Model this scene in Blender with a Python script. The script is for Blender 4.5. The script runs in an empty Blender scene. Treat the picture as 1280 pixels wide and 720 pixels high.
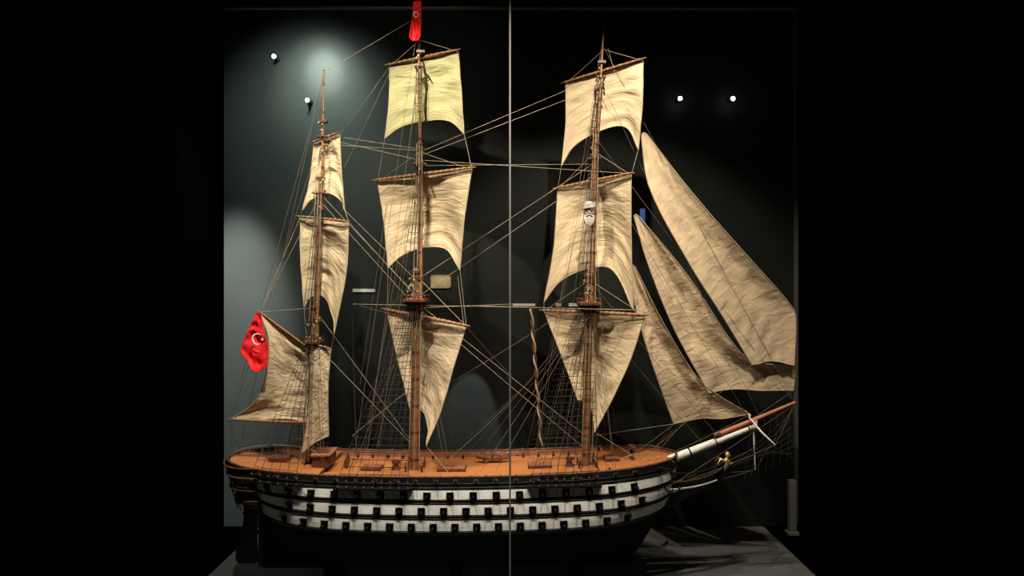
import bpy, math, random
from mathutils import Vector, Matrix, noise
random.seed(3)
F=800.0; D=8.0; H=3.65
def P(px,py,y=0.0):
    d=D+y
    return Vector(((px-640)/F*d, y, H+(360-py)/F*d))
def lerp(a,b,t): return a+(b-a)*t
def sstep(t):
    t=max(0,min(1,t)); return t*t*(3-2*t)
scene=bpy.context.scene
try: scene.view_settings.view_transform='Standard'
except Exception: pass

# ---------------------------------------------------------------- materials
def mat_base(name):
    m=bpy.data.materials.new(name); m.use_nodes=True
    nt=m.node_tree; b=nt.nodes['Principled BSDF']
    return m,nt,b
def pbr(name,col,rough=0.6,metal=0.0,var=0.0,scale=8.0,stretch=(1,1,1),bump=0.0,spec=0.4):
    m,nt,b=mat_base(name)
    b.inputs['Base Color'].default_value=(*col,1); b.inputs['Roughness'].default_value=rough
    b.inputs['Metallic'].default_value=metal
    b.inputs['Specular IOR Level'].default_value=spec
    if var>0 or bump>0:
        tc=nt.nodes.new('ShaderNodeTexCoord'); mp=nt.nodes.new('ShaderNodeMapping')
        mp.inputs['Scale'].default_value=stretch
        n=nt.nodes.new('ShaderNodeTexNoise'); n.inputs['Scale'].default_value=scale; n.inputs['Detail'].default_value=5
        nt.links.new(tc.outputs['Object'],mp.inputs[0]); nt.links.new(mp.outputs[0],n.inputs['Vector'])
        r=nt.nodes.new('ShaderNodeValToRGB')
        r.color_ramp.elements[0].position=.3; r.color_ramp.elements[1].position=.7
        r.color_ramp.elements[0].color=(*[c*(1-var) for c in col],1)
        r.color_ramp.elements[1].color=(*[min(1,c*(1+var)) for c in col],1)
        nt.links.new(n.outputs['Fac'],r.inputs[0]); nt.links.new(r.outputs[0],b.inputs['Base Color'])
        if bump>0:
            bp=nt.nodes.new('ShaderNodeBump'); bp.inputs['Strength'].default_value=bump; bp.inputs['Distance'].default_value=.02
            nt.links.new(n.outputs['Fac'],bp.inputs['Height']); nt.links.new(bp.outputs[0],b.inputs['Normal'])
    return m
def sail_mat(name,col,us=6,vs=24,rot=.12,bd=.020,seam=9):
    m,nt,b=mat_base(name)
    N=nt.nodes; L=nt.links
    tc=N.new('ShaderNodeTexCoord')
    mp=N.new('ShaderNodeMapping'); mp.inputs['Scale'].default_value=(us,vs,1); mp.inputs['Rotation'].default_value=(0,0,rot); L.new(tc.outputs['UV'],mp.inputs[0])
    n=N.new('ShaderNodeTexNoise'); n.inputs['Scale'].default_value=1.0; n.inputs['Detail'].default_value=1.6; n.inputs['Distortion'].default_value=.5
    L.new(mp.outputs[0],n.inputs['Vector'])
    mp2=N.new('ShaderNodeMapping'); mp2.inputs['Scale'].default_value=(3,3,3); L.new(tc.outputs['Object'],mp2.inputs[0])
    n2=N.new('ShaderNodeTexNoise'); n2.inputs['Scale'].default_value=1.2; n2.inputs['Detail'].default_value=6
    L.new(mp2.outputs[0],n2.inputs['Vector'])
    mp3=N.new('ShaderNodeMapping'); mp3.inputs['Scale'].default_value=(seam,1,1); L.new(tc.outputs['UV'],mp3.inputs[0])
    sep=N.new('ShaderNodeSeparateXYZ'); L.new(mp3.outputs[0],sep.inputs[0])
    fr=N.new('ShaderNodeMath'); fr.operation='FRACT'; L.new(sep.outputs[0],fr.inputs[0])
    lt=N.new('ShaderNodeMath'); lt.operation='LESS_THAN'; lt.inputs[1].default_value=.05; L.new(fr.outputs[0],lt.inputs[0])
    r=N.new('ShaderNodeValToRGB'); r.color_ramp.elements[0].position=.3; r.color_ramp.elements[1].position=.7
    r.color_ramp.elements[0].color=(*[c*.9 for c in col],1); r.color_ramp.elements[1].color=(*[min(1,c*1.06) for c in col],1)
    L.new(n2.outputs['Fac'],r.inputs[0])
    mx=N.new('ShaderNodeMixRGB'); mx.blend_type='MULTIPLY'; mx.inputs[2].default_value=(.90,.87,.82,1)
    L.new(lt.outputs[0],mx.inputs[0]); L.new(r.outputs[0],mx.inputs[1])
    L.new(mx.outputs[0],b.inputs['Base Color']); b.inputs['Roughness'].default_value=.9; b.inputs['Specular IOR Level'].default_value=.1
    bp=N.new('ShaderNodeBump'); bp.inputs['Strength'].default_value=.8; bp.inputs['Distance'].default_value=bd
    L.new(n.outputs['Fac'],bp.inputs['Height']); L.new(bp.outputs[0],b.inputs['Normal'])
    tr=N.new('ShaderNodeBsdfTranslucent'); L.new(mx.outputs[0],tr.inputs['Color'])
    ms=N.new('ShaderNodeMixShader'); ms.inputs[0].default_value=.18
    L.new(b.outputs[0],ms.inputs[1]); L.new(tr.outputs[0],ms.inputs[2]); L.new(ms.outputs[0],N['Material Output'].inputs[0])
    return m
def plank_mat(name,c1,c2):
    m,nt,b=mat_base(name); N=nt.nodes; L=nt.links
    tc=N.new('ShaderNodeTexCoord')
    br=N.new('ShaderNodeTexBrick'); br.inputs['Scale'].default_value=1
    br.inputs['Brick Width'].default_value=.9; br.inputs['Row Height'].default_value=.055; br.inputs['Mortar Size'].default_value=.002
    br.inputs['Color1'].default_value=(*c1,1); br.inputs['Color2'].default_value=(*c2,1); br.inputs['Mortar'].default_value=(.2,.07,.03,1)
    L.new(tc.outputs['Object'],br.inputs['Vector'])
    L.new(br.outputs['Color'],b.inputs['Base Color']); b.inputs['Roughness'].default_value=.38
    return m
def emis(name,col,s):
    m,nt,b=mat_base(name); b.inputs['Base Color'].default_value=(*col,1)
    b.inputs['Emission Color'].default_value=(*col,1); b.inputs['Emission Strength'].default_value=s
    return m
M_sail=sail_mat('sail_cloth',(.75,.60,.395))
M_jib=sail_mat('jib_cloth',(.70,.545,.365),us=4,vs=38,rot=.10,bd=.018,seam=5)
M_sail_greenlit=sail_mat('sail_cloth_greenlit',(.51,.485,.26))  # greenish lamp tint on the main topgallant, put into the cloth colour
M_black=pbr('hull_black',(.006,.006,.006),.45,var=.3,scale=20,spec=.3)
M_bot=pbr('hull_bottom',(.0025,.0025,.0025),.8,var=.3,scale=6,spec=.05)
M_white=pbr('band_white',(.76,.755,.73),.5,var=.06,scale=12)
M_deck=plank_mat('deck_planks',(.54,.205,.066),(.46,.165,.052))
M_wood=pbr('mast_wood',(.27,.12,.045),.42,var=.35,scale=10,stretch=(6,6,1.2),bump=.1)
M_dwood=pbr('dark_wood',(.10,.038,.02),.45,var=.35,scale=14)
M_rwood=pbr('bulwark_wood',(.36,.15,.08),.5,var=.25,scale=10)
M_ropeL=pbr('rope_light',(.38,.31,.21),.9)
M_ropeB=pbr('rope_brown',(.15,.11,.075),.9)
M_ropeD=pbr('rope_dark',(.022,.020,.018),.9)
M_red=pbr('flag_red',(.85,.012,.02),.75,var=.15,scale=6)
M_fw=pbr('flag_white',(.85,.82,.8),.8)
M_gold=pbr('gilt',(.60,.44,.20),.45,metal=.6)
M_iron=pbr('cannon_iron',(.012,.012,.012),.4,metal=.3)
M_wall=pbr('wall_dark_green',(.0120,.0145,.0132),.6,var=.08,scale=1.5,spec=.10)
M_velvet=pbr('black_velvet',(.00005,.00005,.00005),1.0,spec=0.0)
M_floor=pbr('floor_grey',(.10,.102,.102),.6,var=.08,scale=3)
M_steel=pbr('steel_grey',(.20,.195,.18),.5,metal=.0)
M_head_refl=pbr('head_reflection',(.30,.26,.21),.8,var=.2,scale=30)
M_head_refl2=pbr('head_reflection_pale',(.40,.37,.33),.8,var=.2,scale=30)

# ---------------------------------------------------------------- mesh builder
class MB:
    def __init__(s): s.v=[];s.f=[];s.m=[];s.s=[]
    def add(s,vs,fs,mat=0,smooth=False):
        o=len(s.v); s.v+= [tuple(v) for v in vs]
        for f in fs: s.f.append(tuple(i+o for i in f)); s.m.append(mat); s.s.append(smooth)
    def box(s,c,sz,mat=0,rot=None):
        c=Vector(c); x,y,z=[k/2 for k in sz]; vs=[]
        for a in(-1,1):
            for b in(-1,1):
                for d in(-1,1):
                    p=Vector((a*x,b*y,d*z))
                    if rot is not None: p=rot@p
                    vs.append(c+p)
        s.add(vs,[(0,1,3,2),(4,6,7,5),(0,4,5,1),(2,3,7,6),(0,2,6,4),(1,5,7,3)],mat)
    def tube(s,pts,rad,mat=0,n=8,cap=True):
        pts=[Vector(p) for p in pts]
        if not hasattr(rad,'__len__'): rad=[rad]*len(pts)
        vs=[];prev=None
        for i,p in enumerate(pts):
            t=(pts[min(i+1,len(pts)-1)]-pts[max(i-1,0)]).normalized()
            if prev is None:
                r=Vector((0,0,1)) if abs(t.z)<.9 else Vector((1,0,0))
                a=t.cross(r).normalized()
            else:
                a=(prev-t*prev.dot(t)).normalized()
            prev=a; b=t.cross(a)
            for k in range(n):
                w=2*math.pi*k/n
                vs.append(p+(a*math.cos(w)+b*math.sin(w))*rad[i])
        fs=[]
        for i in range(len(pts)-1):
            for k in range(n):
                k2=(k+1)%n
                fs.append((i*n+k,i*n+k2,(i+1)*n+k2,(i+1)*n+k))
        s.add(vs,fs,mat,True)
        if cap:
            s.add([vs[k] for k in range(n)],[tuple(range(n))],mat)
            e=(len(pts)-1)*n
            s.add([vs[e+k] for k in range(n)],[tuple(reversed(range(n)))],mat)
    def ball(s,c,r,mat=0,n=8,sc=(1,1,1)):
        c=Vector(c);vs=[];fs=[];m=n
        for i in range(m+1):
            th=math.pi*i/m
            for k in range(2*n):
                ph=math.pi*k/n
                vs.append(c+Vector((r*sc[0]*math.sin(th)*math.cos(ph),r*sc[1]*math.sin(th)*math.sin(ph),r*sc[2]*math.cos(th))))
        for i in range(m):
            for k in range(2*n):
                k2=(k+1)%(2*n)
                fs.append((i*2*n+k,(i+1)*2*n+k,(i+1)*2*n+k2,i*2*n+k2))
        s.add(vs,fs,mat,True)
    def obj(s,name,mats,parent=None):
        me=bpy.data.meshes.new(name); me.from_pydata(s.v,[],s.f)
        for m in mats: me.materials.append(m)
        me.polygons.foreach_set('material_index',s.m); me.polygons.foreach_set('use_smooth',s.s)
        me.update()
        o=bpy.data.objects.new(name,me); scene.collection.objects.link(o)
        if parent: o.parent=parent
        return o
def curve_obj(name,lines,mat,r,parent):
    cu=bpy.data.curves.new(name,'CURVE'); cu.dimensions='3D'; cu.bevel_depth=r; cu.bevel_resolution=0
    for l in lines:
        sp=cu.splines.new('POLY'); sp.points.add(len(l)-1)
        for i,p in enumerate(l): sp.points[i].co=(p[0],p[1],p[2],1)
    cu.materials.append(mat)
    o=bpy.data.objects.new(name,cu); scene.collection.objects.link(o); o.parent=parent
    return o

ship=bpy.data.objects.new('sailing_warship_model',None); scene.collection.objects.link(ship)

# ---------------------------------------------------------------- hull
B=.70; Z0=.20; ZR=1.455
def xst(t): return lerp(-3.12,-3.52,sstep((t-.62)/.38))
def xbw(t): return 2.05-.62*(1-t)**2
def g(t):
    if t<.55: return max(0.04,(1-(1-t/.55)**1.9)**(.76))
    return 1-.13*((t-.55)/.45)**1.4
def hp(s,t,side=-1,off=0.0):
    tt=sstep(t/.75)
    x=lerp(xst(t),xbw(t),s)
    pf=1.0
    if s<.28:
        q=(.28-s)/.28; pf=max(0,(1-q**lerp(1.3,3.2,tt)))**(1/lerp(1.0,2.1,tt))
    if s>.72:
        q=(s-.72)/.28; pf=max(0,(1-q**lerp(1.5,2.7,tt)))**(1/lerp(1.0,2.0,tt))
    y=B*g(t)*pf+off
    z=Z0+t*(ZR-Z0)
    sh=.13*((s-.45)/.55)**2 if s>.45 else .10*((.45-s)/.45)**2
    z+=sh*min(1,t/.45)
    return Vector((x,side*y,z))
def s_of_x(x,t=1.0): return (x-xst(t))/(xbw(t)-xst(t))
lv=[.20,.23,.27,.33,.40,.49,.58,.66,.74,.82,.875,.935,.998,.998+.055,1.11,1.167,1.222,1.275,1.332,1.39,1.455]
lm=[]
for a,b_ in zip(lv,lv[1:]):
    mid=(a+b_)/2
    w=(.875<mid<.998)or(1.053<mid<1.167)or(1.222<mid<1.332)
    lm.append(1 if w else (2 if mid<.8 else 0))
def T_(z): return (z-Z0)/(ZR-Z0)
TS=[T_(z) for z in lv]
NS=90
SS=[(1-math.cos(math.pi*i/NS))/2 for i in range(NS+1)]
mb=MB()
for side in(-1,1):
    vs=[hp(s,t,side) for s in SS for t in TS]; nt_=len(TS)
    for j in range(nt_-1):
        fs=[]
        for i in range(NS):
            a=i*nt_+j; q=(a,a+nt_,a+nt_+1,a+1)
            if side>0:q=q[::-1]
            fs.append(q)
        mb.add(vs,fs,lm[j],True)
DZ=.075
def rail(s,side,inn=0.03,dz=0): 
    p=hp(s,1,side); y=max(0,abs(p.y)-inn); return Vector((p.x+(.02 if s<.02 else (-.02 if s>.98 else 0)),side*y,p.z+dz))
for side in(-1,1):
    vs=[];fs=[]
    for s in SS:
        vs+= [rail(s,side),rail(s,side,dz=-DZ)]
    for i in range(NS): fs.append((2*i,2*i+1,2*i+3,2*i+2))
    mb.add(vs,fs,3)
    mb.tube([hp(s,1,side)+Vector((0,-side*.012,.006)) for s in SS],.014,4,6)
    for zz,r in((.86,.006),(1.012,.005),(1.04,.005),(1.18,.005),(1.21,.005),(1.345,.009),(1.39,.006)):
        mb.tube([hp(s,T_(zz),side,.003) for s in SS[2:-2]],r,0,5)
vs=[];fs=[]
for s in SS: vs+=[rail(s,-1,dz=-DZ),rail(s,1,dz=-DZ)]
for i in range(NS): fs.append((2*i,2*i+2,2*i+3,2*i+1))
hull=mb.obj('hull',[M_black,M_white,M_bot,M_rwood,M_dwood],ship)
mb=MB(); mb.add(vs,fs,0)
sp=s_of_x(-2.28); sl=[s for s in SS if s<sp]+[sp]
vs=[];fs=[]
for s in sl: vs+=[rail(s,-1,dz=-.02),rail(s,1,dz=-.02)]
for i in range(len(sl)-1): fs.append((2*i,2*i+2,2*i+3,2*i+1))
mb.add(vs,fs,0)
a,b_=rail(sp,-1,dz=-.02),rail(sp,1,dz=-.02)
mb.add([a,b_,b_-Vector((0,0,.07)),a-Vector((0,0,.07))],[(0,1,2,3)],1)
sp=s_of_x(1.05); sl=[sp]+[s for s in SS if s>sp]
vs=[];fs=[]
for s in sl: vs+=[rail(s,-1,dz=-.035),rail(s,1,dz=-.035)]
for i in range(len(sl)-1): fs.append((2*i,2*i+2,2*i+3,2*i+1))
mb.add(vs,fs,0)
mb.obj('deck',[M_deck,M_dwood],ship)

# keel, rudder, stand
mb=MB()
mb.box((-.80,0,.19),(4.6,.06,.06),0)
mb.box((-3.13,0,.62),(.06,.07,.88),0)
prof=[(-3.19,1.12),(-3.27,1.12),(-3.33,.9),(-3.36,.6),(-3.44,.45),(-3.44,.26),(-3.40,.22),(-3.19,.22)]
n=len(prof)
mb.add([(x,-.035,z) for x,z in prof]+[(x,.035,z) for x,z in prof],[tuple(range(n)),tuple(range(2*n-1,n-1,-1))]+[(i,(i+1)%n,n+(i+1)%n,n+i)[::-1] for i in range(n)],0)
for z in(.35,.6,.85): mb.box((-3.25,0,z),(.2,.09,.025),1)
mb.obj('rudder_and_keel',[M_black,M_iron],ship)
mb=MB()
for x in(-2.2,-.7,.8):
    mb.box((x,0,.03),(.12,1.0,.06),0)
    mb.box((x,0,.11),(.1,.16,.14),0)
    for sd in(-1,1):
        mb.box((x,sd*.3,.19),(.1,.06,.28),0,Matrix.Rotation(-sd*.5,3,'X'))
mb.obj('cradle_stand',[M_bot],ship)

# stern galleries
mb=MB()
def ring(x0,ext,w,z,n=24):
    return [Vector((x0-ext*abs(math.cos(a))**.7,w*math.sin(a),z)) for a in [math.pi*(i/n-.5) for i in range(n+1)]]
zs=[.95,1.02,1.10,1.18,1.26,1.34,1.42,1.52]
ex=[.12,.28,.34,.38,.42,.46,.50,.56]; ww=[.30,.46,.50,.52,.53,.53,.52,.50]
R=[ring(-2.98,e,w,z) for e,w,z in zip(ex,ww,zs)]
for i in range(len(R)-1):
    n=len(R[i]); mb.add(R[i]+R[i+1],[(k,k+1,n+k+1,n+k) for k in range(n-1)],0,True)
for z,e,w in((1.0,.30,.47),(1.13,.42,.55),(1.16,.41,.55),(1.29,.48,.57),(1.32,.47,.57),(1.43,.53,.56),(1.53,.58,.52)):
    rr=ring(-2.96,e,w,z); mb.tube(rr,.012,1 if int(z*100)%2 else 0,6)
for z0,z1,e,w in((1.03,1.11,.38,.52),(1.18,1.27,.43,.55),(1.33,1.42,.47,.55)):
    for k in range(1,20):
        a=math.pi*(k/20-.5)
        b0=Vector((-2.97-e*abs(math.cos(a))**.7,w*math.sin(a),z0)); b1=Vector((-2.97-(e+.04)*abs(math.cos(a))**.7,w*math.sin(a),z1))
        mb.tube([b0,b1],.005,2 if k%3 else 0,4)
mb.obj('stern_gallery',[M_black,M_dwood,M_dwood],ship)

# gun ports
mb=MB()
def frame(s,t,side):
    p=hp(s,t,side); du=(hp(s+.004,t,side)-hp(s-.004,t,side)).normalized(); dv=(hp(s,t+.01,side)-hp(s,t-.01,side)).normalized()
    nn=du.cross(dv).normalized()
    if nn.y*side<0: nn=-nn
    dv=nn.cross(du) if nn.cross(du).z>0 else -nn.cross(du)
    return p,Matrix((du,nn,dv)).transposed(),nn,du,dv
for row,(zz,cnt,o) in enumerate(((.927,17,.0),(1.100,17,.5),(1.267,17,.1))):
    for side in(-1,1):
        for k in range(cnt):
            s=.095+(k+o)*.835/17
            p,Rm,nn,du,dv=frame(s,T_(zz),side)
            mb.box(p-dv*.006,(.078,.012,.066),0,Rm)
            for q in(-1,1): mb.box(p-dv*.006+du*q*.040,(.005,.016,.07),1,Rm)
            mb.box(p+dv*.030+nn*.022,(.078,.05,.006),0,Rm)
            mb.tube([p-dv*.010,p-dv*.010+nn*.05,p-dv*.010+nn*.09,p-dv*.010+nn*.105],[.018,.015,.012,.016],2,8)
            mb.box(p-dv*.040+nn*.015,(.07,.035,.012),0,Rm)
for side in(-1,1):
    for k in range(20):
        s=.10+k*.83/20
        p,Rm,nn,du,dv=frame(s,T_(1.42),side)
        mb.box(p,(.05,.012,.035),3,Rm)
        mb.tube([p,p+nn*.085],[.014,.011],2,6)
mb.obj('gunports_and_cannons',[M_bot,M_dwood,M_iron,M_dwood],ship)

# ---------------------------------------------------------------- deck fittings
mb=MB()
def dz(x,add=0): return hp(s_of_x(x),1).z-DZ+add
def hatch(x,y,w,d,h=.03):
    z=dz(x); mb.box((x,y,z+h/2),(w,d,h),1)
    for i in range(int(w/.03)): mb.box((x-w/2+.02+i*.03,y,z+h+.004),(.012,d*.9,.01),2)
    for i in range(int(d/.03)): mb.box((x,y-d/2+.02+i*.03,z+h+.008),(w*.95,.01,.008),2)
hatch(-1.75,.0,.25,.2); hatch(-.75,0,.35,.22); hatch(.35,.05,.3,.2); hatch(1.25,.05,.18,.2,.07)
z=dz(-2.3,.07)
mb.box((-2.33,-.05,z+.06),(.20,.34,.14),1); mb.box((-2.33,-.05,z+.14),(.24,.38,.02),2)
for k in(-1,0,1): mb.box((-2.225,-.05+k*.1,z+.06),(.01,.06,.08),0)
mb.box((-2.9,0,z+.03),(.22,.18,.06),2); mb.box((-2.9,0,z+.065),(.25,.21,.014),1)
wc=Vector((-2.05,0,dz(-2.05)+.1))
ringp=[wc+Vector((0,.07*math.cos(a),.07*math.sin(a))) for a in [i*math.pi/8 for i in range(17)]]
mb.tube(ringp,.007,1,6)
for i in range(4):
    a=i*math.pi/4; d=Vector((0,math.cos(a),math.sin(a)))*.09; mb.tube([wc-d,wc+d],.004,1,5)
mb.box(wc-Vector((.03,0,.05)),(.03,.03,.1),1)
for x in(-1.45,.72):
    z=dz(x); mb.tube([(x,0,z),(x,0,z+.05),(x,0,z+.06),(x,0,z+.09),(x,0,z+.11)],[.06,.035,.03,.055,.05],1,12)
z=dz(1.5,.05)
for q in(-1,1): mb.tube([(1.5,q*.06,z),(1.5,q*.06,z+.14)],.01,1,6)
mb.box((1.5,0,z+.15),(.06,.18,.02),1); mb.tube([(1.5,0,z+.07),(1.5,0,z+.1),(1.5,0,z+.13)],[.03,.02,.008],3,8)
for side in(-1,1):
    for k in range(17):
        x=-2.05+k*.2
        s=s_of_x(x); p=rail(s,side,.09); z=dz(x)
        if x>1.0: z+=.05
        mb.box((x,p.y,z+.014),(.03,.06,.02),1)
        mb.tube([(x,p.y-side*.04,z+.034),(x,p.y+side*.05,z+.036)],[.011,.008],3,6)
for x in(-2.45,-1.21,.93):
    for y in(-.12,.12):
        z=dz(x); mb.box((x+.1,y,z+.05),(.02,.02,.14),1); mb.box((x-.1,y,z+.05),(.02,.02,.14),1)
    for q in(-.1,.1): mb.box((x+q,0,dz(x)+.1),(.02,.32,.015),2)
    for k in range(6): mb.tube([(x+.1,-.13+k*.05,dz(x)+.06),(x+.1,-.13+k*.05,dz(x)+.14)],.005,4,5)
for side in(-1,1):
    for k in range(60):
        s=.03+k*.94/60; p=hp(s,1,side)
        mb.tube([p,p+Vector((0,0,.03))],.004,1 if k%2 else 4,4)
mb.box((.35,-.40,dz(.35)+.02),(.22,.08,.04),2)
for k in range(5):
    p=rail(s_of_x(-.45+k*.13),1,.035); mb.box(p+Vector((0,0,-.03)),(.035,.02,.03),4)
mb.obj('deck_fittings',[M_dwood,M_dwood,M_rwood,M_iron,M_ropeL],ship)
mb=MB()
def boat(x,y,L,W,Hh):
    z0=dz(x)+.03; NN=14; vs=[];fs=[]
    for i in range(NN+1):
        u=i/NN*2-1; w=W*(1-abs(u)**2.4)**.7; 
        for k in range(9):
            a=math.pi*k/8; vs.append((x+u*L,y-w*math.cos(a),z0+Hh*(1-math.sin(a))+.02*u*u))
    for i in range(NN):
        for k in range(8): fs.append((i*9+k,i*9+k+1,(i+1)*9+k+1,(i+1)*9+k))
    mb.add(vs,fs,0,True)
    for u in(-.5,0,.5): mb.box((x+u*L,y,z0+Hh*.8),(.03,W*1.7,.008),1)
    for u in(-.5,.5): mb.box((x+u*L,y,z0-.01),(.03,W*1.6,.03),1)
boat(-.25,.30,.22,.05,.045)
mb.obj('ship_boat',[M_rwood,M_dwood],ship)

# ---------------------------------------------------------------- bow
mb=MB()
kp=[(826,640),(845,628),(868,617),(888,606),(903,592),(909,580),(902,577),(893,588),(876,598),(852,601),(832,604)]
kp=[P(a,b) for a,b in kp]; n=len(kp)
mb.add([(p.x,-.03,p.z) for p in kp]+[(p.x,.03,p.z) for p in kp],[tuple(range(n)),tuple(range(2*n-1,n-1,-1))]+[(i,(i+1)%n,n+(i+1)%n,n+i) for i in range(n)],0)
for sd in(-1,1):
    for k,(a,b,c) in enumerate((((818,588),(868,600),(905,578)),((812,600),(866,609),(902,586)),((812,612),(862,614),(896,600)))):
        pts=[]
        A=P(*a,sd*.38);Bm=P(*b,sd*.16);C=P(*c,sd*.035)
        for i in range(13):
            u=i/12; pts.append(A*(1-u)**2+Bm*2*u*(1-u)+C*u*u)
        mb.tube(pts,[.016-.006*i/12 for i in range(13)],1 if k==2 else (2 if k==1 else 0),6)
        if k==0: top=pts
        if k==1:
            for i in range(1,12,2): mb.tube([top[i],pts[i]],.007,0,5)
    c0=P(822,585,sd*.4); c1=c0+Vector((.12,sd*.2,.03)); mb.tube([c0,c1],.02,0,6)
    an=c1+Vector((0,sd*.02,-.25)); mb.tube([c1,an],.008,3,5)
    mb.tube([an+Vector((-.1,0,.07)),an+Vector((-.05,0,.01)),an,an+Vector((.05,0,.01)),an+Vector((.1,0,.07))],.012,3,6)
mb.tube([P(800,590),P(842,573),P(895,552),P(943,533)],[.055,.055,.043,.034],1,14)
for u in(.2,.52,.93):
    a=P(842,573).lerp(P(943,533),u); d=(P(943,533)-P(842,573)).normalized(); mb.tube([a-d*.01,a+d*.01],.057-.02*u,2 if u>.3 else 0,12)
mb.tube([P(893,545),P(945,524),P(994,503)],[.033,.030,.018],4,12)
mb.tube([P(893,545),P(900,542)],.038,5,12)
mb.tube([P(936,521,-.02),P(952,540,-.3),P(969,556,-.5)],[.008,.010,.005],1,8)
mb.tube([P(938,520,.02),P(930,512,.3)],[.010,.006],1,8)
mb.tube([P(942,534),P(943,560),P(944,587)],[.012,.010,.005],1,8)
mb.box(P(943,530),(.05,.06,.10),1)
mb.obj('bowsprit_and_beakhead',[M_black,M_white,M_dwood,M_iron,pbr('jibboom_wood',(.42,.15,.08),.45,var=.2),M_dwood],ship)
mb=MB(); c=P(905,585,0)
mb.tube([c+Vector((-.03,0,-.06)),c+Vector((0,0,0)),c+Vector((.02,0,.05)),c+Vector((.03,0,.10)),c+Vector((.035,0,.13))],[.022,.034,.042,.034,.016],0,10)
mb.ball(c+Vector((.045,0,.16)),.03,0,6,(1,.85,1.15)); mb.ball(c+Vector((.075,0,.155)),.010,0,5)
for sd in(-1,1):
    mb.tube([c+Vector((.03,sd*.035,.11)),c+Vector((.06,sd*.055,.06)),c+Vector((.10,sd*.03,.08))],[.014,.012,.008],0,6)
    mb.tube([c+Vector((0,sd*.03,.09)),c+Vector((-.06,sd*.05,.12)),c+Vector((-.10,sd*.05,.06))],[.012,.018,.004],0,6)
mb.tube([c+Vector((.02,0,.185)),c+Vector((.045,0,.20)),c+Vector((.07,0,.185))],.008,0,6)
mb.obj('figurehead',[M_gold],ship)

# ---------------------------------------------------------------- masts
def mast(name,stages,top,cross,flagpole=None):
    mb=MB()
    for (a,b,r0,r1) in stages:
        A=P(*a);Bq=P(*b); n=10
        mb.tube([A.lerp(Bq,i/n) for i in range(n+1)],[lerp(r0,r1,i/n) for i in range(n+1)],0,12)
        L=(Bq-A).length; k=int(L/.16); d=(Bq-A).normalized()
        for i in range(1,k):
            c=A.lerp(Bq,i/k); r=lerp(r0,r1,i/k); mb.tube([c-d*.014,c+d*.014],r+.004,1 if i%2 else 2,12)
        mb.ball(Bq,r1*1.4,1,5)
    c=P(*top[0]); w=top[1]
    mb.box(c,(w,w*1.5,.02),1); mb.box(c+Vector((0,0,.02)),(w*.92,w*1.4,.015),0)
    for q in(-1,1):
        mb.box(c+Vector((0,q*.05,-.03)),(w*.95,.02,.03),1); mb.box(c+Vector((q*.07,0,-.04)),(.02,w*1.3,.03),1)
        for k in range(5): mb.tube([c+Vector((-w/2+.01+k*w/4.2,q*w*.72,0)),c+Vector((-w/2+.01+k*w/4.2,q*w*.72,.07))],.005,1,5)
        mb.tube([c+Vector((-w/2,q*w*.72,.07)),c+Vector((w/2,q*w*.72,.07))],.005,1,5)
    mb.box(c+Vector((.02,0,.28)),(.16,.10,.04),1)
    for cc,w2 in cross:
        c=P(*cc)
        for q in(-1,1):
            mb.tube([c+Vector((q*.05,-w2,0)),c+Vector((q*.05,w2,0))],.010,1,6); mb.tube([c+Vector((-w2*.5,q*.03,.015)),c+Vector((w2*.5,q*.03,.015))],.010,1,6)
        mb.box(c+Vector((.01,0,.2)),(.10,.07,.03),1)
    for k in range(26):
        q=P(*top[0])+Vector((random.uniform(-.09,.09),random.uniform(-.12,.0),random.uniform(-.28,.30)))
        mb.ball(q,.016,3,4,(.8,.8,1.3))
    for cc,w2 in cross:
        for k in range(6):
            q=P(*cc)+Vector((random.uniform(-.06,.06),random.uniform(-.08,0),random.uniform(-.18,.18)))
            mb.ball(q,.013,3,4,(.8,.8,1.3))
    for q in(-.06,.0,.07):
        A=P(*stages[0][0])+Vector((q,-.07,0)); Bq=P(*stages[1][1])+Vector((q*.5,-.05,0))
        mb.tube([A,Bq],.005,3,4)
    return mb.obj(name,[M_wood,M_dwood,M_ropeB,M_ropeL],ship)
mast('mizzen_mast',[((386,575),(393,385),.044,.036),((395,440),(400,225),.032,.025),((402,262),(405,88),.019,.010)],((392,428),.18),[((400,243),.13),((403,172),.08)])
mast('main_mast',[((518,590),(521,340),.058,.048),((525,400),(525,180),.038,.030),((526,225),(523,3),.024,.012)],((520,376),.28),[((525,207),.17),((525,85),.1)])
mast('fore_mast',[((732,584),(736,345),.056,.046),((739,400),(744,165),.036,.030),((745,205),(755,28),.022,.010)],((736,380),.27),[((743,200),.16),((751,98),.1)])

# ---------------------------------------------------------------- sails
def cr(pts,u):
    n=len(pts)-1
    if n==1: return (lerp(pts[0][0],pts[1][0],u),lerp(pts[0][1],pts[1][1],u))
    ds=[0]
    for i in range(n): ds.append(ds[-1]+max(1e-3,math.hypot(pts[i+1][0]-pts[i][0],pts[i+1][1]-pts[i][1])))
    x=u*ds[-1]; i=0
    while i<n-1 and ds[i+1]<x: i+=1
    f=(x-ds[i])/(ds[i+1]-ds[i]); h=ds[i+1]-ds[i]
    def tan(j):
        if j==0: return [(pts[1][k]-pts[0][k])/(ds[1]) for k in(0,1)]
        if j==n: return [(pts[n][k]-pts[n-1][k])/(ds[n]-ds[n-1]) for k in(0,1)]
        return [(pts[j+1][k]-pts[j-1][k])/(ds[j+1]-ds[j-1]) for k in(0,1)]
    a,b=tan(i),tan(i+1)
    h00=2*f**3-3*f*f+1;h10=f**3-2*f*f+f;h01=-2*f**3+3*f*f;h11=f**3-f*f
    return tuple(h00*pts[i][k]+h10*h*a[k]+h01*pts[i+1][k]+h11*h*b[k] for k in(0,1))
sid=[0]
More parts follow.
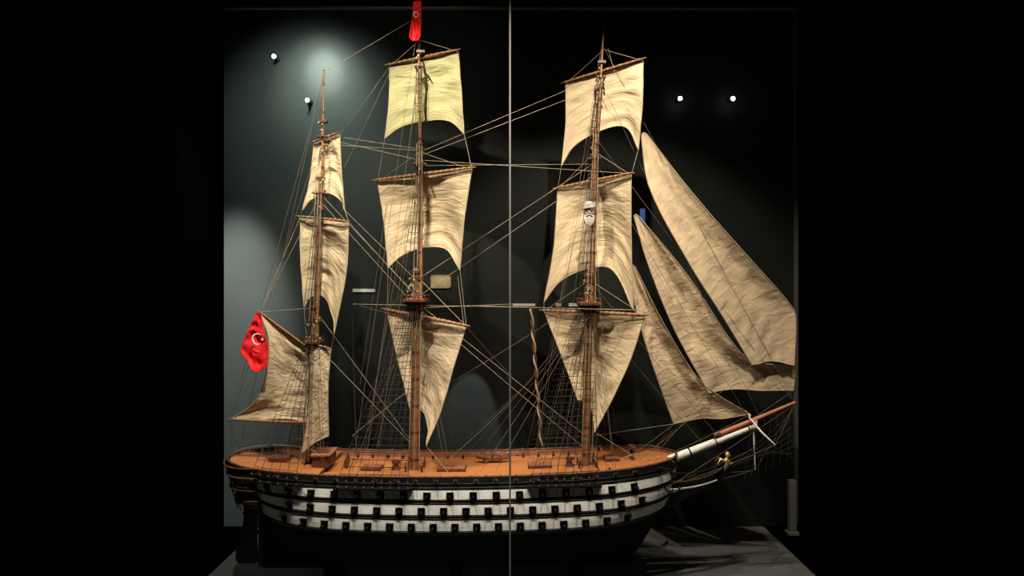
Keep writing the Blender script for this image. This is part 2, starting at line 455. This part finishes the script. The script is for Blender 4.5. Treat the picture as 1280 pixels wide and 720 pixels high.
def sail(name,top,bot,left,right,dep,bulge=.10,mat=M_sail,nu=48,nv=56,bdir=(.5,.85,0),wr=.015,edge=M_ropeL,diag=0.0,fr=30):
    sid[0]+=1; bd=Vector(bdir).normalized(); V=[];uv=[]
    c00,c10,c01,c11=top[0],top[-1],bot[0],bot[-1]
    for j in range(nv+1):
        v=j/nv
        for i in range(nu+1):
            u=i/nu
            T=cr(top,u);Bo=cr(bot,u);Lf=cr(left,v);Rt=cr(right,v); q=[]
            for k in(0,1):
                q.append((1-v)*T[k]+v*Bo[k]+(1-u)*Lf[k]+u*Rt[k]-((1-u)*(1-v)*c00[k]+u*(1-v)*c10[k]+(1-u)*v*c01[k]+u*v*c11[k]))
            y=(1-v)*lerp(dep[0],dep[1],u)+v*lerp(dep[2],dep[3],u)
            p=P(q[0],q[1],y)
            m=math.sin(math.pi*u)*math.sin(math.pi*min(1,v*.85+.0))
            X=p.x;Z=p.z
            w=wr*(noise.noise(Vector((u*3+sid[0]*7,v*5,0)))*2.0+.1*noise.noise(Vector((X*7,Z*12,sid[0]))))
            ph=v*fr+u*diag+4*noise.noise(Vector((u*2.5,v*2.5,sid[0])))
            amp=.45+1.2*noise.noise(Vector((u*4,v*4,sid[0]+9)))
            w+=wr*.5*math.sin(ph)*max(0,amp)
            edgef=min(1,6*min(u,1-u)+.2)*min(1,8*v+.05)
            p+=bd*(bulge*m+w*edgef*1.3)
            V.append(p);uv.append((u,v+diag*.006*u))
    n=nu+1; Fs=[(j*n+i,j*n+i+1,(j+1)*n+i+1,(j+1)*n+i) for j in range(nv) for i in range(nu)]
    me=bpy.data.meshes.new(name); me.from_pydata([tuple(p) for p in V],[],Fs); me.materials.append(mat); me.materials.append(edge)
    ul=me.uv_layers.new(name='UVMap')
    for l in me.loops: ul.data[l.index].uv=uv[l.vertex_index]
    me.polygons.foreach_set('use_smooth',[True]*len(Fs)); me.update()
    o=bpy.data.objects.new(name,me); scene.collection.objects.link(o); o.parent=ship
    mb=MB()
    mb.tube([V[i] for i in range(n)],.006,0,5); mb.tube([V[nv*n+i] for i in range(n)],.006,0,5)
    mb.tube([V[j*n] for j in range(nv+1)],.006,0,5); mb.tube([V[j*n+nu] for j in range(nv+1)],.006,0,5)
    mb.obj(name+'_boltrope',[edge],ship)
    return V
def yard(a,b,ya,yb,r=.024,ext=.05,off=-.03):
    r*=.75
    A=P(*a,ya);Bq=P(*b,yb); d=(Bq-A); A=A-d*ext;Bq=Bq+d*ext
    o=Vector((-.02,off,.015)); A+=o;Bq+=o
    mb=YM; n=10
    mb.tube([A.lerp(Bq,i/n) for i in range(n+1)],[r*(.45+.55*math.sin(math.pi*i/n)**.6) for i in range(n+1)],0,10)
    k=int(d.length/.075)
    for i in range(1,k):
        c=A.lerp(Bq,i/k); dd=d.normalized(); rr=r*(.45+.55*math.sin(math.pi*i/k)**.6)
        mb.tube([c-dd*.005,c+dd*.005],rr+.004,1,8)
YM=MB()
o=.10
yard((392,180),(425,168),.15+o,-.15+o,.016); yard((375,272),(436,278),.28+o,-.28+o,.02)
sail('mizzen_topgallant_sail',[(392,180),(425,168)],[(378,263),(391,248),(407,241),(420,247),(431,263)],[(392,180),(388,220),(378,263)],[(425,168),(427,215),(431,263)],(.15+o,-.15+o,.2+o,-.2+o),.05,nu=26,nv=34)
sail('mizzen_topsail',[(375,272),(405,273),(436,278)],[(380,386),(388,372),(399,369),(410,384),(418,417)],[(375,272),(376,330),(380,386)],[(436,278),(433,340),(418,417)],(.28+o,-.28+o,.2+o,-.25+o),.07,nu=30,nv=40)
sail('spanker_sail',[(325,391),(345,405),(365,422),(386,437)],[(290,523),(320,526),(355,524),(385,527)],[(325,391),(336,425),(331,475),(318,503),(290,523)],[(386,437),(386,480),(385,527)],(-.05,.02,-.1,-.02),.08,bdir=(0,1,0))
sail('mizzen_staysail',[(388,436),(414,436)],[(377,567),(393,553),(411,545)],[(388,436),(387,500),(377,567)],[(414,436),(410,485),(411,545)],(-.07,-.2,-.12,-.25),.05,bdir=(.5,-.6,0),nu=24)
YM.tube([P(322,388,-.05),P(388,437,-.02),P(396,441,0)],[.010,.016,.016],0,8)
YM.tube([P(286,524,-.1),P(340,527,-.06),P(388,528,-.02)],[.010,.016,.018],0,8)
yard((384,430),(414,436),.1,-.2,.018)
yard((487,83),(573,65),.27+o,-.27+o,.02); yard((472,227),(590,212),.42+o,-.42+o,.028); yard((484,388),(583,408),.45+o,-.5+o,.032,.06)
sail('main_topgallant_sail',[(487,83),(530,73),(573,65)],[(481,173),(500,158),(530,150),(560,151),(580,167)],[(487,83),(486,130),(481,173)],[(573,65),(577,115),(580,167)],(.27+o,-.27+o,.32+o,-.3+o),.08,M_sail_greenlit)
sail('main_topsail',[(472,227),(530,219),(590,212)],[(485,335),(503,318),(530,309),(556,312),(575,338)],[(472,227),(480,280),(485,335)],[(590,212),(581,270),(575,338)],(.42+o,-.42+o,.40+o,-.4+o),.12)
sail('main_course_sail',[(484,388),(530,397),(583,408)],[(514,517),(524,513),(531,527),(533,558)],[(484,388),(496,445),(514,517)],[(583,408),(567,460),(551,515),(533,558)],(.42+o,-.48+o,.12,-.22),.10)
yard((707,105),(804,76),.27+o,-.27+o,.02); yard((697,237),(789,219),.42+o,-.42+o,.028); yard((680,389),(806,395),.5+o,-.5+o,.032,.04)
sail('fore_topgallant_sail',[(707,105),(755,91),(804,76)],[(702,207),(716,183),(745,165),(780,158),(798,187)],[(707,105),(707,155),(702,207)],[(804,76),(803,130),(798,187)],(.27+o,-.27+o,.32+o,-.3+o),.08)
sail('fore_topsail',[(697,237),(745,228),(789,219)],[(680,378),(700,351),(730,337),(762,336),(792,388)],[(697,237),(692,310),(680,378)],[(789,219),(789,300),(792,388)],(.42+o,-.42+o,.5+o,-.45+o),.12)
sail('fore_course_sail',[(680,389),(740,391),(806,395)],[(722,500),(731,502),(738,515),(743,541)],[(680,389),(700,440),(722,500)],[(806,395),(788,450),(765,500),(743,541)],(.5+o,-.5+o,.14,-.2),.12)
jb=dict(bdir=(0,1,0),nv=100,nu=50,wr=.013,mat=M_jib)
sail('flying_jib',[(801,168),(804,166),(808,167)],[(940,456),(968,452),(993,457)],[(801,168),(812,235),(862,330),(903,395),(940,456)],[(808,167),(850,222),(895,276),(945,332),(991,385),(995,400),(993,457)],(-.1,-.1,.0,-.1),.10,diag=16,fr=60,**jb)
sail('outer_jib',[(792,270),(795,268),(799,271)],[(886,491),(920,487),(955,489),(992,488)],[(792,270),(810,330),(842,410),(886,491)],[(799,271),(860,345),(925,440),(955,454),(992,460),(992,488)],(0,0,.1,.02),.10,diag=18,fr=50,**jb)
sail('inner_jib',[(786,334),(790,331),(794,334)],[(842,530),(875,524),(905,524),(938,518)],[(786,334),(795,385),(812,445),(842,530)],[(794,334),(830,405),(870,470),(895,492),(938,518)],(.1,.1,.18,.1),.08,diag=14,fr=45,**jb)
YM.obj('yards_and_booms',[M_wood,M_ropeL],ship)

# flags
def flag(name,top,bot,left,right,y,cres=None,cs=.05):
    V=sail(name,top,bot,left,right,(y,y,y-.05,y-.05),.04,M_red,24,24,(0,1,0),.02,M_red)
    if cres:
        mb=MB(); c=P(*cres,y-.07)
        pts=[]
        for i in range(15):
            a=math.radians(50+i*260/14); pts.append(c+Vector((cs*math.cos(a),.0,cs*1.1*math.sin(a))))
        mb.tube(pts,[.003+.009*math.sin(math.pi*i/14)*min(1,cs/.05) for i in range(15)],0,6)
        st=[]
        for i in range(10):
            a=math.pi/2+i*math.pi/5; r=(.024 if i%2==0 else .010)*min(1,cs/.05)
            st.append(c+Vector((cs+r*math.cos(a),-.004,r*math.sin(a))))
        mb.add(st,[tuple(range(10))],0)
        mb.obj(name+'_crescent_star',[M_fw],ship)
flag('ensign_flag',[(320,393),(323,391),(326,393)],[(301,440),(308,450),(319,465),(333,458)],[(320,393),(311,412),(304,428),(301,440)],[(326,393),(330,415),(335,435),(333,458)],-.16,(322,424),.06)
flag('masthead_flag',[(517,3),(526,1)],[(512,47),(519,51),(525,46)],[(517,3),(515,25),(512,47)],[(526,1),(526,25),(525,46)],-.09,(520,18),.028)

# ---------------------------------------------------------------- rigging
RL=[];RB=[];RD=[]
def rope(lst,a,b,ya=0,yb=0,sag=0.0,n=8):
    A=P(*a,ya);Bq=P(*b,yb)
    if sag==0: lst.append([A,Bq]); return
    lst.append([A.lerp(Bq,i/n)-Vector((0,0,sag*4*(i/n)*(1-i/n))) for i in range(n+1)])
dead=MB()
def shrouds(xa,xb,n,topc,tw,cz=1.36,nrat=26,ratlst=None):
    for side in(-1,1):
        L=[]
        for k in range(n):
            x=lerp(xa,xb,k/(n-1)); s=s_of_x(x,.9)
            p=hp(s,T_(1.35),side,.07); q=P(*topc)+Vector((lerp(-tw,tw*.4,k/(n-1)),side*.12,0))
            RD.append([p+Vector((0,0,.08)),q]); L.append((p+Vector((0,0,.08)),q))
            for zz in(0,.07): dead.ball(p+Vector((0,0,zz+.01)),.015,0,4,(1,.6,1))
            RD.append([p+Vector((.005,0,0)),p+Vector((.005,0,.08))]); RD.append([p,hp(s,T_(1.2),side,.01)])
        for r in range(1,nrat):
            f=r/nrat; RD.append([a.lerp(b,f) for a,b in L])
        pa=hp(s_of_x(xa-.05,.9),.91,side,.035); pb=hp(s_of_x(xb+.05,.9),.91,side,.035)
        m=(pa+pb)/2; d=pb-pa; ang=math.atan2(d.y,d.x)
        dead.box(m,(d.length,.09,.02),1,Matrix.Rotation(ang,3,'Z'))
shrouds(-1.98,-1.18,9,(520,378),.12)
shrouds(.22,.98,9,(736,382),.12)
shrouds(-3.0,-2.45,6,(392,430),.08,nrat=18)
dead.obj('channels_and_deadeyes',[M_dwood,M_black],ship)
def tshroud(a,b,w0,w1,n=4,nr=14):
    for side in(-1,1):
        L=[]
        for k in range(n):
            A=P(*a)+Vector((lerp(-w0,w0*.2,k/(n-1)),side*w0*1.3,0)); Bq=P(*b)+Vector((lerp(-.03,.03,k/(n-1)),side*w1,0))
            RD.append([A,Bq]);L.append((A,Bq))
        for r in range(1,nr): RD.append([p.lerp(q,r/nr) for p,q in L])
tshroud((520,376),(525,207),.17,.05); tshroud((736,380),(743,200),.16,.05); tshroud((392,428),(400,243),.12,.04)
tshroud((525,207),(524,85),.1,.02,3,8); tshroud((743,200),(751,98),.1,.02,3,8)
for a,b,ya,yb in [((405,90),(524,20),0,0),((400,172),(524,200),0,0),((400,180),(524,188),0,0),((403,245),(521,370),0,0),((399,250),(521,385),0,0),((392,428),(519,560),0,0),((392,385),(520,560),0,.1),
    ((525,190),(750,95),0,0),((525,195),(751,108),0,0),((525,85),(490,84),0,.2),((525,200),(789,217),0,-.3),((430,172),(523,186),-.1,0),
    ((525,207),(743,205),0,0),((521,350),(741,205),0,0),((521,372),(738,222),0,0),((521,378),(732,545),0,0),((521,384),(730,560),0,0),
    ((441,380),(790,387),.1,0),((583,382),(805,388),-.3,-.3),((520,385),(640,380),0,0),((436,278),(521,372),-.2,0),((431,263),(520,350),-.1,0),
    ((580,167),(590,212),-.2,-.32),((798,187),(789,219),-.2,-.3),((575,338),(583,408),-.3,-.4),((572,345),(580,408),-.3,-.4),((792,388),(806,395),-.3,-.4),
    ((485,335),(484,388),.4,.5),((680,378),(680,389),.5,.5),((481,173),(472,227),.4,.5),((702,207),(697,237),.4,.5),((378,263),(375,272),.3,.35),((418,417),(414,436),-.15,-.1),
    ((431,263),(436,278),-.1,-.2),((380,386),(384,430),.3,.1),((487,83),(525,50),.3,0),((573,65),(525,50),-.2,0),((804,76),(755,62),-.2,0),((707,105),(755,62),.3,0),
    ((472,227),(525,190),.5,0),((590,212),(525,190),-.3,0),((697,237),(744,190),.5,0),((789,219),(744,190),-.3,0),((484,388),(521,345),.5,0),((583,408),(521,345),-.4,0),
    ((680,389),(737,350),.5,0),((806,395),(737,350),-.4,0),((325,390),(392,385),-.05,0),((325,390),(400,245),-.05,0),((375,272),(325,390),.3,-.05),
    ((760,60),(768,90),0,0),((740,545),(842,530),0,.1),((745,541),(800,575),-.2,-.3),((533,558),(560,590),-.2,-.4),((440,545),(520,480),-.4,0)]:
    rope(RL,a,b,ya,yb)
for a,b,ya,yb in [((425,168),(487,83),-.1,.3),((430,210),(487,90),0,.3),((450,480),(487,230),.4,.5),((436,560),(520,390),.6,0),((460,560),(525,215),.6,0),((470,575),(525,215),-.6,0),((500,560),(520,390),.6,0),
    ((560,575),(640,500),-.6,.2),((600,565),(736,385),.6,0),((570,560),(680,460),.5,0),((583,408),(640,470),-.4,0),((590,560),(736,385),.3,0),((560,480),(690,400),-.2,.3),
    ((755,60),(994,503),0,0),((751,100),(950,522),0,0),((743,170),(994,504),0,0),((743,200),(940,530),0,0),((737,350),(900,548),0,0),((736,385),(880,556),0,0),((842,530),(780,575),.1,-.4),((842,530),(800,580),.1,.4),
    ((938,518),(820,575),.1,-.3),((886,491),(810,577),.1,-.3),((940,456),(800,575),0,-.2),((886,491),(818,560),.1,.3),
    ((405,90),(300,560),0,0),((404,100),(325,390),0,-.05),((400,172),(290,522),0,0),((325,391),(286,524),-.1,-.1),((290,523),(290,560),-.1,0),((286,524),(300,565),-.1,.3),((524,20),(440,590),0,-.7),((524,90),(455,590),0,-.7),((524,85),(460,560),0,.6),
    ((755,40),(665,590),0,-.7),((751,98),(672,560),0,.6),((736,383),(600,590),0,-.6),((736,383),(620,588),0,-.6),((440,390),(445,560),.5,.5),((450,382),(530,400),.4,0),
    ((994,503),(944,587),0,0),((944,587),(905,590),0,0),((994,505),(830,612),0,-.3),((944,587),(835,615),0,0),((944,560),(836,606),0,-.1),((969,556),(994,503),-.5,0),((969,556),(860,600),-.5,-.2),((969,556),(943,533),-.5,0),
    ((992,488),(994,503),0,0),((992,488),(900,548),0,0)]:
    rope(RB,a,b,ya,yb,.015)
for k in range(9):
    rope(RD,(905+k*10,588-k*4),(994,512+k*9),-.1,-.1,.02); 
for k in range(7):
    rope(RD,(940+k*8,530-k*3),(930+k*9,600-k*4),-.1,-.1)
for k in range(12):
    sx=random.choice((-1,1))
    rope(RB,(520+random.uniform(-4,4),random.choice((215,340,385))),(500+random.uniform(-70,70),588 if sx<0 else 562),0,sx*.6)
    rope(RB,(738+random.uniform(-3,3),random.choice((210,345,385))),(725+random.uniform(-70,60),586 if sx<0 else 560),0,sx*.58)
    rope(RB,(394+random.uniform(-3,3),random.choice((250,385,430))),(375+random.uniform(-50,40),576 if sx<0 else 560),0,sx*.45)
for x0,x1,y0,h,yy in((292,405,562,16,.3),(288,400,570,14,-.3),(770,838,568,12,.35),(775,842,578,12,-.3)):
    RL.append([P(lerp(x0,x1,i/14),y0-h*math.sin(math.pi*i/14)**.5,yy) for i in range(15)])
    for i in range(1,14,2): RL.append([P(lerp(x0,x1,i/14),y0-h*math.sin(math.pi*i/14)**.5,yy),P(lerp(x0,x1,i/14),y0+2,yy)])
curve_obj('rigging_light',RL,M_ropeL,.0027,ship)
curve_obj('rigging_brown',RB,M_ropeB,.0026,ship)
curve_obj('rigging_shrouds',RD,M_ropeD,.0036,ship)
mb=MB(); A=P(664,386,.1);Bq=P(677,557,.2)
for ph in(0,math.pi):
    pts=[];n=90
    for i in range(n+1):
        u=i/n;a=u*34+ph; r=.014
        pts.append(A.lerp(Bq,u)+Vector((r*math.cos(a),r*math.sin(a),0)))
    mb.tube(pts,.013,0 if ph else 1,6)
mb.obj('twisted_stay_rope',[M_ropeL,M_dwood],ship)

# reflection of a bearded head in the glass, built solid on fore mast
hd=bpy.data.objects.new('bearded_turban_head_reflection',None); scene.collection.objects.link(hd); hd.parent=ship
mb=MB(); c=Vector((0,0,0))
mb.ball(c,.075,0,12,(.85,.85,1.15))
mb.ball(c+Vector((0,0,.080)),.082,1,10,(1.05,.95,.5)); mb.ball(c+Vector((0,0,.115)),.055,1,8,(1,1,.6))
for i in range(5):
    a=[c+Vector((.088*math.cos(t),-.082*math.sin(t)*1.0,.058+i*.012+.012*math.cos(t*1))) for t in [math.pi*k/10 for k in range(11)]]
    mb.tube(a,.008,1,6)
mb.tube([c+Vector((0,-.062,.02)),c+Vector((0,-.082,-.01)),c+Vector((0,-.075,-.02))],[.008,.014,.008],0,8)
for q in(-1,1):
    mb.ball(c+Vector((q*.026,-.058,.018)),.011,3,6); mb.tube([c+Vector((q*.008,-.066,.036)),c+Vector((q*.03,-.066,.042)),c+Vector((q*.05,-.05,.03))],[.006]*3,2,6)
    mb.ball(c+Vector((q*.066,-.01,.0)),.018,0,6,(.5,.8,1.3))
    mb.tube([c+Vector((0,-.076,-.030)),c+Vector((q*.025,-.07,-.038)),c+Vector((q*.045,-.055,-.055))],[.008,.009,.003],2,6)
for k in range(11):
    q=(k-5)/5; mb.tube([c+Vector((q*.06,-.055+abs(q)*.03,-.035)),c+Vector((q*.055,-.07+abs(q)*.03,-.09)),c+Vector((q*.032,-.06,-.15)),c+Vector((q*.012,-.05,-.205+abs(q)*.03))],[.014,.017,.013,.004],2,6)
mb.ball(c+Vector((0,-.066,-.048)),.012,3,6,(1.3,.5,.4))
ho=mb.obj('reflected_head_mesh',[M_head_refl,M_head_refl2,M_head_refl2,M_dwood],hd)
hd.location=P(736,266,-.10); hd.scale=(.95,.95,.98)

# ---------------------------------------------------------------- showcase room
XL=-4.41; XR=4.36; YB=1.8; ZC=7.98; YF=-2.75
def slab(name,c,sz,mat):
    mb=MB(); mb.box(c,sz,0); return mb.obj(name,[mat])
slab('wall_back',((XL+XR)/2,YB+.05,ZC/2),(XR-XL+.2,.1,ZC),M_wall)
slab('wall_left',(XL-.05,(YB+YF)/2,ZC/2),(.1,YB-YF,ZC),M_velvet)
slab('wall_right',(XR+.05,(YB+YF)/2,ZC/2),(.1,YB-YF,ZC),M_velvet)
mb=MB(); FL,FR=-3.85,3.85
mb.box(((FL+FR)/2,(YB+YF)/2,-.05),(FR-FL,YB-YF,.1),0)
mb.box(((XL+FL)/2,(YB+YF)/2,-.05),(FL-XL,YB-YF,.1),1)
mb.box(((XR+FR)/2,(YB+YF)/2,-.05),(XR-FR,YB-YF,.1),1)
mb.obj('floor',[M_floor,M_velvet])
slab('ceiling',((XL+XR)/2,(YB+YF)/2,ZC+.05),(XR-XL+.2,YB-YF,.1),M_velvet)
slab('trim_1',((XL+XR)/2,YB-.03,ZC-.06),(XR-XL,.05,.03),M_steel)
slab('trim_2',(XR-.03,YB-.04,ZC/2),(.05,.05,ZC-.1),pbr('trim_dark',(.08,.08,.075),.6))
mb=MB(); pz=P(989,600,1.5).z
mb.box((P(990,0,1.5).x,1.5,pz/2),(.10,.08,pz),0); mb.box((P(990,0,1.5).x,1.5,.02),(.16,.14,.04),0)
mb.obj('glass_clamp_post',[pbr('post_grey',(.36,.37,.36),.5)])
m,nt,b=mat_base('clear_glass'); N=nt.nodes
t=N.new('ShaderNodeBsdfTransparent'); t.inputs[0].default_value=(.985,.99,.985,1); gl=N.new('ShaderNodeBsdfGlossy'); gl.inputs['Roughness'].default_value=.02
ms=N.new('ShaderNodeMixShader'); ms.inputs[0].default_value=.03
nt.links.new(t.outputs[0],ms.inputs[1]); nt.links.new(gl.outputs[0],ms.inputs[2]); nt.links.new(ms.outputs[0],N['Material Output'].inputs[0])
YG=-1.45
mb=MB(); xj=P(637.5,0,YG).x
mb.add([(XL,YG,0),(xj-.008,YG,0),(xj-.008,YG,ZC),(XL,YG,ZC)],[(0,1,2,3)],0)
mb.add([(XR,YG,0),(xj+.008,YG,0),(xj+.008,YG,ZC),(XR,YG,ZC)],[(0,1,2,3)],0)
mb.box((xj,YG,ZC/2),(.018,.012,ZC-.01),1)
mb.obj('showcase_glass',[m,M_steel])
def plate(name,x,y,w,h,mat,frame=None,dpt=.02):
    mb=MB(); c=P(x,y,YB-dpt/2-.002); sw=w/F*9.8; sh=h/F*9.8
    if frame:
        for q in(-1,1):
            mb.box(c+Vector((q*sw/2,0,0)),(.02,dpt*1.5,sh+.02),1); mb.box(c+Vector((0,0,q*sh/2)),(sw+.02,dpt*1.5,.02),1)
    mb.box(c,(sw,dpt,sh),0); mb.obj(name,[mat]+([frame] if frame else []))
M_refl=pbr('reflection_pale',(.40,.40,.37),.7)
plate('pale_reflection',455,363,28,4,M_refl); plate('pale_reflection',698,381,7,4,M_refl); plate('pale_reflection',722,381,22,4,M_refl); plate('pale_reflection',655,381,28,3,M_refl)  # reflections in the glass, built as pale plates on the back wall
plate('picture_reflection',551,352,24,15,pbr('picture_reflection_beige',(.30,.24,.14),.7,var=.4,scale=8),pbr('picture_reflection_frame',(.2,.17,.12),.6))  # picture reflected in the glass, built as a framed plate
plate('blue_reflection',803,270,8,20,emis('blue_reflection_glow',(.06,.12,.38),.6),M_iron)  # blue reflection in the glass, built as a small glowing plate
M_lamp_refl=emis('lamp_reflection_glow',(1,.96,.9),25)  # ceiling lamps mirrored in the glass, built as glowing fixtures on the wall
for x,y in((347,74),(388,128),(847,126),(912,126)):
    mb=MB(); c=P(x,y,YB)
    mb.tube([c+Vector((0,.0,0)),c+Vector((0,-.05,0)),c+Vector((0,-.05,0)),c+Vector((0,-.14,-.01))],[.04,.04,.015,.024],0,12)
    mb.ball(c+Vector((0,-.15,-.01)),.030,1,8); mb.obj('lamp_reflection',[M_iron,M_lamp_refl])

# ---------------------------------------------------------------- lights
def spot(name,loc,tgt,E,ang,blend=.6,col=(1,.9,.74),r=.05):
    l=bpy.data.lights.new(name,'SPOT'); l.energy=E; l.spot_size=math.radians(ang); l.spot_blend=blend; l.color=col; l.shadow_soft_size=r
    o=bpy.data.objects.new(name,l); scene.collection.objects.link(o); o.location=loc
    o.rotation_euler=(Vector(tgt)-Vector(loc)).to_track_quat('-Z','Y').to_euler(); return o
spot('key_lamp',(-1.9,-2.3,7.7),(-1.4,0,4.0),1150,80,.5,(1,.87,.68))
spot('key_lamp',(1.0,-2.4,7.7),(1.3,0,3.6),1050,80,.5,(1,.86,.68))
spot('key_lamp',(3.2,-2.2,7.6),(2.4,0,3.2),420,55,.5,(1,.86,.68))
spot('key_lamp',(-3.2,-2.0,7.6),(-2.7,0,3.0),600,55,.5,(1,.9,.76))
spot('key_lamp',(-.6,-1.9,7.35),(-1.15,0,7.0),45,60,.8,(1,.92,.75))  # added spot, lifts the dim masthead flag
spot('added_fill',(-1.6,-2.0,7.1),(-1.9,-.1,2.2),300,60,.8,(1,.88,.72))  # both fill spots are added to brighten the lower sails
spot('added_fill',(1.4,-2.0,7.1),(1.3,-.1,2.2),260,60,.8,(1,.87,.70))
spot('hull_lamp',(-.6,-2.5,7.5),(-.6,-.6,1.2),400,45,.9,(.97,.98,1))
spot('wall_lamp',(-2.9,.4,7.85),(P(405,90,YB)),1500,26,1.0,(.88,1,.90),.1)
spot('wall_lamp',(-2.9,.3,7.85),(P(400,105,YB)),900,52,1.0,(.84,1,.89),.1)
spot('wall_lamp',(-3.0,-.6,7.9),(P(390,160,YB)),1350,72,1.0,(.82,1,.9),.2)
spot('side_lamp',(-3.9,.1,6.9),(-4.40,YB,2.75),12000,36,1.0,(1,1,.97),.1)
spot('patch_lamp',(-.5,.9,3.6),(P(585,535,YB)),380,26,.3,(.97,1,1),.02)
w=bpy.data.worlds.new('World'); scene.world=w; w.use_nodes=True
w.node_tree.nodes['Background'].inputs[0].default_value=(.5,.55,.6,1); w.node_tree.nodes['Background'].inputs[1].default_value=.010

cam=bpy.data.cameras.new('Camera'); cam.lens=22.5; cam.sensor_width=36
co=bpy.data.objects.new('Camera',cam); scene.collection.objects.link(co); co.location=(0,-8,H); co.rotation_euler=(math.pi/2,0,0)
scene.camera=co
